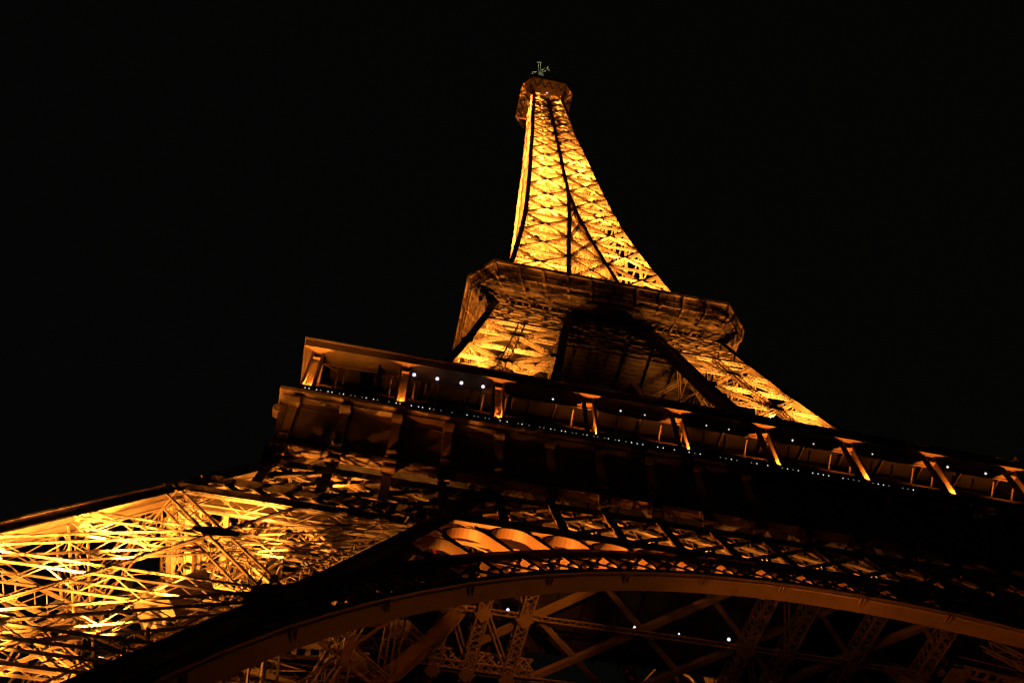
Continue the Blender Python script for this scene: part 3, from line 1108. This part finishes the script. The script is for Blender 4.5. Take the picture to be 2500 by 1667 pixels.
# ------------------------------------------------------------------ top platform
H3, C3 = 7.95, 2.7
m = MB()
m.plate(octa(7.6, 2.6, 272.6), UP, 0.3)
plat3 = m.build("top_platform", BOARD, tower)
plat3["label"] = "small top platform with chamfered corners"
octa_band("cornice", [(H3 - 0.12, C3, 272.2), (H3, C3, 273.0)], PLATE, plat3)
octa_band("cove_panel", [(4.75, 1.0, 267.5), (5.6, 1.6, 269.6), (6.6, 2.2, 271.2), (H3 - 0.12, C3, 272.2)], PLATE, plat3)
octa_band("cage_wall", [(H3 - 0.25, C3 - 0.1, 273.03), (H3 - 0.35, C3 - 0.1, 276.2)], DARK, plat3)
octa_band("cage_roof", [(H3 - 0.1, C3, 276.2), (4.5, 1.4, 277.2)], DARK, plat3)
lo_, hi_ = octa(4.9, 1.0, 267.6), octa(H3 - 0.2, C3 - 0.05, 272.0)
for k in range(8):
    n_b = 4 if k % 2 == 0 else 1
    for j in range(n_b + 1):
        if k % 2 == 1 and j:
            continue
        t = j / n_b
        p = lo_[k] + (lo_[(k + 1) % 8] - lo_[k]) * t
        r = hi_[k] + (hi_[(k + 1) % 8] - hi_[k]) * t
        q = MB()
        md = (p + r) / 2 + V(0, 0, 0.0) - V(p[0] + r[0], p[1] + r[1], 0) * 0.02
        q.bar(p, r, 0.22, 0.35, UP)
        q.build("bracket", PLATE, plat3)
    if k % 2 == 0:
        q = MB()
        for j in range(4):
            p0 = hi_[k] + (hi_[(k + 1) % 8] - hi_[k]) * (j / 4)
            p1 = hi_[k] + (hi_[(k + 1) % 8] - hi_[k]) * ((j + 1) / 4)
            l0 = lo_[k] + (lo_[(k + 1) % 8] - lo_[k]) * (j / 4)
            l1 = lo_[k] + (lo_[(k + 1) % 8] - lo_[k]) * ((j + 1) / 4)
            for a_, b_ in ((p0, l1), (p1, l0)):
                q.bar(a_ - V(0, 0, 0.15), b_ * 0.55 + a_ * 0.45 - V(0, 0, 0.25), 0.2, 0.2, UP)
        q.build("cove_brace", DARK, plat3)
m = MB()
m.tube(V(0, 0, 277.2), V(0, 0, 283), 4.4, 16, 3.6)
m.tube(V(0, 0, 283), V(0, 0, 290), 2.6, 14, 1.2)
m.build("lantern", DARK, plat3)

# antenna on the very top
ant = empty("antenna", (0, 0, 290))
tag(ant, "pale metal antenna with H shaped arms on the very top of the tower", "antenna")
m = MB()
for a_ in range(4):
    th = math.pi / 4 + a_ * math.pi / 2
    p, q = V(1.7 * math.cos(th), 1.7 * math.sin(th), 0), V(0.8 * math.cos(th), 0.8 * math.sin(th), 23)
    m.bar(p, q, 0.4, 0.4, V(1, 0, 0.01))
for j in range(14):
    for a_ in range(4):
        th, t2 = math.pi / 4 + a_ * math.pi / 2, math.pi / 4 + (a_ + 1) * math.pi / 2
        R0, R1 = 1.7 - 0.9 * j / 14, 1.7 - 0.9 * (j + 1) / 14
        m.bar(V(R0 * math.cos(th), R0 * math.sin(th), j * 24 / 14), V(R1 * math.cos(t2), R1 * math.sin(t2), (j + 1) * 24 / 14), 0.2, 0.2, V(0, 0.01, 1))
m.build("mast", PALE, ant)
for (dx, dy, z, ln, half) in ((-0.9, -3.1, 23.0, 1.0, 0.75), (2.5, -1.8, 22.5, 1.0, 0.75), (-2.6, 0.2, 20.5, 1.0, 0.6), (0.8, 3.0, 22.0, 1.0, 0.75)):
    q = MB()
    d = unit(V(dx, dy, 0))
    e = cross(UP, d)
    L = math.hypot(dx, dy)
    for sg in (-1, 1):
        q.bar(V(0, 0, z) + e * (sg * 0.36), V(0, 0, z) + d * L + e * (sg * 0.36), 0.17, 0.17, UP)
    q.bar(V(0, 0, z) + d * L - e * half, V(0, 0, z) + d * L + e * half, 0.2, 0.2, UP)
    q.build("antenna_arm", PALE, ant)

# ------------------------------------------------------------------ lamps
ORD = ["lowest", "second lowest", "third lowest", "fourth from below", "fifth from below", "sixth from below", "seventh from below", "eighth from below", "ninth from below"]
hm = MB()
hm.box((-0.28, -0.22, -0.30), (0.28, 0.22, -0.02))
hm.box((-0.05, -0.30, -0.45), (0.05, 0.30, -0.301))
H_ME = hm.mesh("housing", HOUSING)
lm = MB()
lm.box((-0.24, -0.18, -0.019), (0.24, 0.18, 0.01))
L_ME = lm.mesh("lens", SOD_GLASS)


def floodlight(pos, aim, power, label, group, angle=150, size=0.07, name="floodlight", scale=1.0, col=SODIUM, blend=0.5):
    pos = Vector([float(c) for c in pos])
    o = empty(name, pos)
    rot = Vector([float(c) for c in aim]).to_track_quat('Z', 'Y')
    o.rotation_mode = 'QUATERNION'
    o.rotation_quaternion = rot
    o.scale = (scale,) * 3
    tag(o, label, "floodlight", group)
    for nm, me in (("housing", H_ME), ("lens", L_ME)):
        c = bpy.data.objects.new(nm, me)
        c.parent = o
        COL.objects.link(c)
    ld = bpy.data.lights.new("sodium_light", 'SPOT')
    ld.energy = power * LAMP_GAIN
    ld.color = WARM if group in ("floodlights by the arch", "uplights at the gallery posts") else col
    ld.shadow_soft_size = size
    ld.spot_size = math.radians(angle)
    ld.spot_blend = blend
    lo = bpy.data.objects.new("sodium_light", ld)
    lo.parent = o
    lo.location = (0, 0, 0.4)
    lo.rotation_euler = (math.pi, 0, 0)
    COL.objects.link(lo)
    return o


# in the legs below the first gallery, shining up the leg
for (sx, sy) in ((-1, -1), (1, -1), (-1, 1), (1, 1)):
    nm = LEGNAME[(sx, sy)]
    A, B, C, D = corner_fns(sx, sy)
    ax = lambda z, u, v: A(z) + (B(z) - A(z)) * u + (D(z) - A(z)) * v
    lamps = [(15, .35, .45, 12000), (17.5, .7, .12, 4000), (25.5, .2, .5, 12000), (32, .6, .5, 8000), (35, .35, .5, 8000), (42.0, .5, .35, 3000), (20, .78, .5, 13000)]
    if (sx, sy) == (-1, -1):
        lamps += [(26.4, .52, .06, 9000), (22.2, .62, .05, 9000), (22.0, .2, .06, 9000), (27.2, .25, .07, 6000), (20.6, .42, .12, 11000), (23.6, .8, .12, 4500), (27.5, .75, .12, 3000), (18.6, .3, .08, 9000), (18.9, .62, .08, 8000), (14.2, .45, .12, 22000), (15.5, .7, .10, 13000), (16.5, .25, .10, 14000), (24.2, .38, .05, 8000),
                  (30.5, .45, .12, 5000), (33.0, .2, .10, 3600), (33.5, .75, .12, 1800), (37.5, .5, .12, 2600), (38.0, .22, .3, 1800)]
    for k, (z, u, v, pw) in enumerate(lamps):
        p = ax(z, u, v)
        floodlight(p, V(-sx * 0.12, -sy * 0.12, 1.0) if v > 0.3 else V(sx * 0.02, sy * 0.02, 1.0) if z < 19 else V(sx * 0.27, sy * 0.18, 1.0), pw * 1.5 if (sx, sy) == (-1, -1) else pw * 0.06, f"sodium floodlight among the lattice inside the {nm} leg below the first gallery",
                   "floodlights inside the legs", angle=74 if v > 0.3 else 62 if z < 19 else 84, scale=0.7, blend=0.7)
    lamps = [(62.5, .25, .25, 7000), (64, .7, .25, 7000), (72.5, .3, .3, 10000), (75, .7, .3, 10000), (81.0, .35, .3, 7500), (84, .7, .3, 7500), (90, .25, .3, 2500), (93, .6, .3, 2500)]
    for k, (z, u, v, pw) in enumerate(lamps):
        p = ax(z, u, v)
        floodlight(p, V(sx * 0.02, sy * 0.02, 1.0), pw * (3.0 if sy < 0 else 0.5), f"sodium floodlight among the lattice inside the {nm} leg above the first gallery",
                   "floodlights inside the legs", angle=66, scale=0.7, blend=1.0)
for (z, u, v, pw) in ((18.8, .45, .24, 15000), (18.2, .2, .28, 14000), (19.4, .66, .24, 12000), (21.8, .3, .25, 9000)):
    A, B, C, D = corner_fns(-1, -1)
    p = A(z) + (B(z) - A(z)) * u + (D(z) - A(z)) * v
    floodlight(p, V(-0.25, -0.5, 1.0), pw, "sodium floodlight low in the near left leg, aimed at the back of its front lattice",
               "floodlights inside the legs", angle=100, scale=0.7, blend=0.5)
# up the spire
for zi, z in enumerate(SPZ):
    ww = w(z)
    if z < 200:
        spots = ((-0.5, -0.82), (0.55, -0.8), (-0.6, 0.5), (0.6, 0.5))
    else:
        spots = ((-0.55, -0.2), (0.55, 0.2))
    for j, (u, v) in enumerate(spots):
        floodlight((u * ww, v * ww, z + 1.2), (-u * 0.1, -v * 0.1, 1), (23000 if z < 200 else 36000 if z < 230 else 85000) * (ww / 9.0) ** 1.2 * random.choice((0.2, 0.5, 0.8, 1.25)),
                   "small sodium floodlight among the bright lattice inside the spire", "floodlights inside the spire", angle=165, scale=0.7)

floodlight((2.5, -6.5, 278.2), (-2.3, 5.0, 34), 13000, "added unseen white floodlight on the cage roof of the top platform, aimed at the antenna", "added floodlights at the spire head", angle=24, scale=0.7, col=(0.95, 1.0, 0.55))  # lamp added out of view to brighten the antenna

# at the foot of each gallery post
NTH = ["", "first", "second", "third", "fourth", "fifth", "sixth", "seventh", "eighth"]
gl = MB()
gl.box((-0.5, -0.34, 0), (0.5, -0.302, 0.13))
G_ME = gl.mesh("lens_strip", SOD_STRIP)
for k in range(9):
    x = -HP + S9 * k + (0.5 if k == 0 else 0)
    y = -HP + (0.1 if k == 0 else 0)
    lab = "glowing uplight at the foot of the corner post of the first gallery" if k == 0 else f"glowing uplight at the foot of the {NTH[k]} gallery post right of the corner post"
    o = floodlight((x, y - 0.02, 57.9), (0, -0.33, 1), 1600 if k else 2500, lab, "uplights at the gallery posts", angle=108, size=0.08, name="post_uplight", scale=0.3)
    c = bpy.data.objects.new("lens_strip", G_ME)
    c.parent = o
    c.matrix_parent_inverse = Matrix.Diagonal((1 / 0.3, 1 / 0.3, 1 / 0.3, 1)) @ o.rotation_quaternion.inverted().to_matrix().to_4x4()
    c.location = (0, 0.02, 57.305 - 57.9)
    COL.objects.link(c)

# floods low down that wash the arch and the underside of the first floor
floodlight((-26.0, -39.6, 24.0), (34, 0.0, 10.5), 12000, "added sodium floodlight by the near left leg, aimed at the underside of the arch", "floodlights by the arch", angle=56, blend=0.8)  # lamp added to light the arch soffit from the left
floodlight((26.0, -39.6, 24.0), (-34, 0.0, 9.0), 5000, "sodium floodlight on the near right leg, aimed at the underside of the arch", "floodlights by the arch", angle=50, blend=0.8)
floodlight((-30.0, -35.95, 45.2), (1.2, 0.5, 8), 1300, "added sodium floodlight in the belt truss below the third frieze panel from the left", "floodlights by the arch", angle=95, blend=0.9, scale=0.5)  # lamp added to throw patchy light on the frieze
for xx, pw in ((-13.4, 500), (-9.6, 600), (-5.7, 500), (-1.9, 420), (1.9, 300), (5.7, 200)):  # lamps added to brighten the inner lattice of the belt truss
    floodlight((xx, -36.75, 43.35), (0.1, 0.3, 1), pw, "added sodium floodlight inside the belt truss above the crown of the arch", "added floodlights in the belt truss", angle=140, blend=0.9, scale=0.5)
floodlight((-27.5, -26.5, 33.0), (13, -12.5, 7.5), 42000, "sodium floodlight on the near left leg, aimed along the arch", "floodlights by the arch", angle=56, blend=0.6)
floodlight((-13.0, -36.6, 41.0), (-1.5, 15, 10.5), 5000, "added sodium floodlight hidden behind the arch, aimed at the lattice girders under the first floor", "floodlights by the arch", angle=42, blend=0.9)  # lamp added out of sight to light the floor girders
# lamps added outside the spire head to brighten the cove of the top platform
for sx_, sy_, nm in ((0, -1, "front"), (-1, 0, "left"), (1, 0, "right")):
    floodlight((sx_ * 7.0, sy_ * 7.0, 261.0), (sx_ * 0.02, sy_ * 0.02, 1), 1100, f"added sodium floodlight on the {nm} side of the spire head below the top platform", "added floodlights at the spire head", angle=80, scale=0.7)

# violet-white lamps under the gallery roof
cl = MB()
cl.tube(V(0, 0, 0.18), V(0, 0, 0.45), 0.05, 8)
cl.tube(V(0, 0, 0.05), V(0, 0, 0.2), 0.10, 12, 0.06)
F_ME = cl.mesh("fitting", HOUSING)


def globe(r, M_):
    q = MB()
    rings = [(r * math.sin(t), -r * math.cos(t)) for t in (0.5, 1.0, 1.57, 2.14, 2.6)]
    for (r0, z0), (r1, z1) in zip(rings[:-1], rings[1:]):
        q.tube(V(0, 0, z0), V(0, 0, z1), r0, 12, r1)
    return q.mesh("globe", M_)


G_BIG, G_SMALL, G_DIM = globe(0.14, VIOLET_GLASS), globe(0.07, VIOLET_GLASS), globe(0.06, DIM_GLASS)
G_MID = globe(0.10, DIM_GLASS)
big = [(-26.1, "leftmost of the four large violet white lamps under the first gallery roof"),
       (-24.2, "second from the left of the four large violet white lamps under the gallery roof"),
       (-22.2, "third from the left of the four large violet white lamps under the gallery roof"),
       (-20.4, "large violet white lamp under the gallery roof just left of the second full post")]
small = [(-14.5, 1, "small white lamp alone in the gallery bay right of the second full post"),
         (-8.7, 1, "left one of two small lamps between the third and fourth gallery posts"),
         (-6.6, 0, "right fainter one of two small lamps between the third and fourth gallery posts"),
         (-1.2, 0, "very faint small lamp left in the middle bay of the first gallery"),
         (0.8, 0, "very faint small lamp right in the middle bay of the first gallery"),
         (6.5, 1, "brighter left one of two small white lamps in the bay under the right leg"),
         (8.4, 0, "fainter right one of two small white lamps in the bay under the right leg"),
         (13.8, 0, "small white lamp alone in the bay where the right leg meets the roof edge"),
         (19.2, 0, "small white lamp seen against a leaning gallery post near the right picture edge"),
         (20.8, 2, "large white lamp just right of the leaning post near the right picture edge"),
         (24.4, 2, "rightmost large white lamp under the first gallery roof")]


def ceiling_lamp(p, gm, label, group, E=0.0):
    o = empty("ceiling_lamp", p)
    tag(o, label, "lamp", group)
    for nm, me in (("fitting", F_ME), ("globe", gm)):
        c = bpy.data.objects.new(nm, me)
        c.parent = o
        COL.objects.link(c)
    return o


for x, lab in big:
    ceiling_lamp((x, -34.4, 62.45), G_BIG, lab, "lamps under the gallery roof")
for x, s_, lab in small:
    ceiling_lamp((x, -34.35, 62.45), (G_DIM, G_SMALL, G_MID)[s_], lab, "lamps under the gallery roof")
# lamps under the first floor, seen through the arch
for (x, y, gm, lab) in ((-15.0, -18.4, G_BIG, "bright violet white lamp under the first floor beside the lit lattice girder"),
                        (-4.0, -18.5, G_BIG, "bright violet white lamp under the first floor by a crossing of two brown ties"),
                        (4.3, -18.7, G_BIG, "bright violet white lamp under the first floor left of the right lattice girder"),
                        (-0.1, -18.5, G_SMALL, "tiny white lamp under the first floor between two larger ones")):
    ceiling_lamp((x, y, 54.0), gm, lab, "lamps under the first floor")
bl = globe(0.3, VIOLET_GLASS)
ceiling_lamp((-0.3, -4.95, 268.4), bl, "single violet white lamp at the head of the spire under the top platform", "lamps under the top platform")

# bead rows added to imitate wire mesh shine below the four large lamps
cd = MB()
xsd = [x for x, _ in big]
for x in xsd:
    for dx in (-0.95, 0.75):
        p, q = V(x, -34.35, 62.3), V(x + dx, -34.45, 57.7)
        for j in range(26):
            c = p + (q - p) * (j / 26)
            cd.box(c - 0.03, c + 0.03)
        cd.bar(p, q, 0.012, 0.012, V(0, 1, 0))
tag(cd.build("mesh_glint", PALE), "thin zigzag bead rows imitating mesh shine below the four large gallery lamps", "glint")

# string of white bulbs along the cornice
ls = empty("light_string", (0, -35.5, 56.62))
tag(ls, "string of small white bulbs along the cornice of the first gallery", "light string")
q = MB()
q.bar(V(-34.2, 0, -0.06), V(22, 0, -0.06), 0.04, 0.04, UP)
q.build("cable", HOUSING, ls)
q = MB()
q.tube(V(0, 0, -0.06), V(0, 0, 0.0), 0.03, 6)
q.tube(V(0, 0, 0.0), V(0, 0, 0.055), 0.034, 6, 0.022)
B_ME = q.mesh("bulb", BULB_GLASS)
D_ME = q.mesh("bulb", BULB_DIM)
x = -33.9
k = 0
while x < 14:
    for dx in ((0.0, 0.30) if x < -10 else (0.0, 0.45, 0.9, 1.35)):
        if random.random() < 0.10:
            continue
        o = bpy.data.objects.new("bulb", D_ME if random.random() < (0.35 if x < -5 else 0.6) else B_ME)
        o.location = (x + dx, 0, 0)
        o.parent = ls
        COL.objects.link(o)
    x += 0.85 if x < -10 else 2.55
    k += 1

# red steel bracket glimpsed through the first spandrel opening
q = MB()
q.bar(V(-22.6, -28.8, 49.3), V(-22.3, -27.0, 50.6), 0.32, 0.2, V(1, 0, 0))
q.bar(V(-22.6, -28.8, 49.3), V(-21.4, -28.2, 49.8), 0.32, 0.2, UP)
rd = q.build("red_bracket", RED)
tag(rd, "red painted angled steel bracket seen through the first spandrel opening beside the left leg", "bracket")
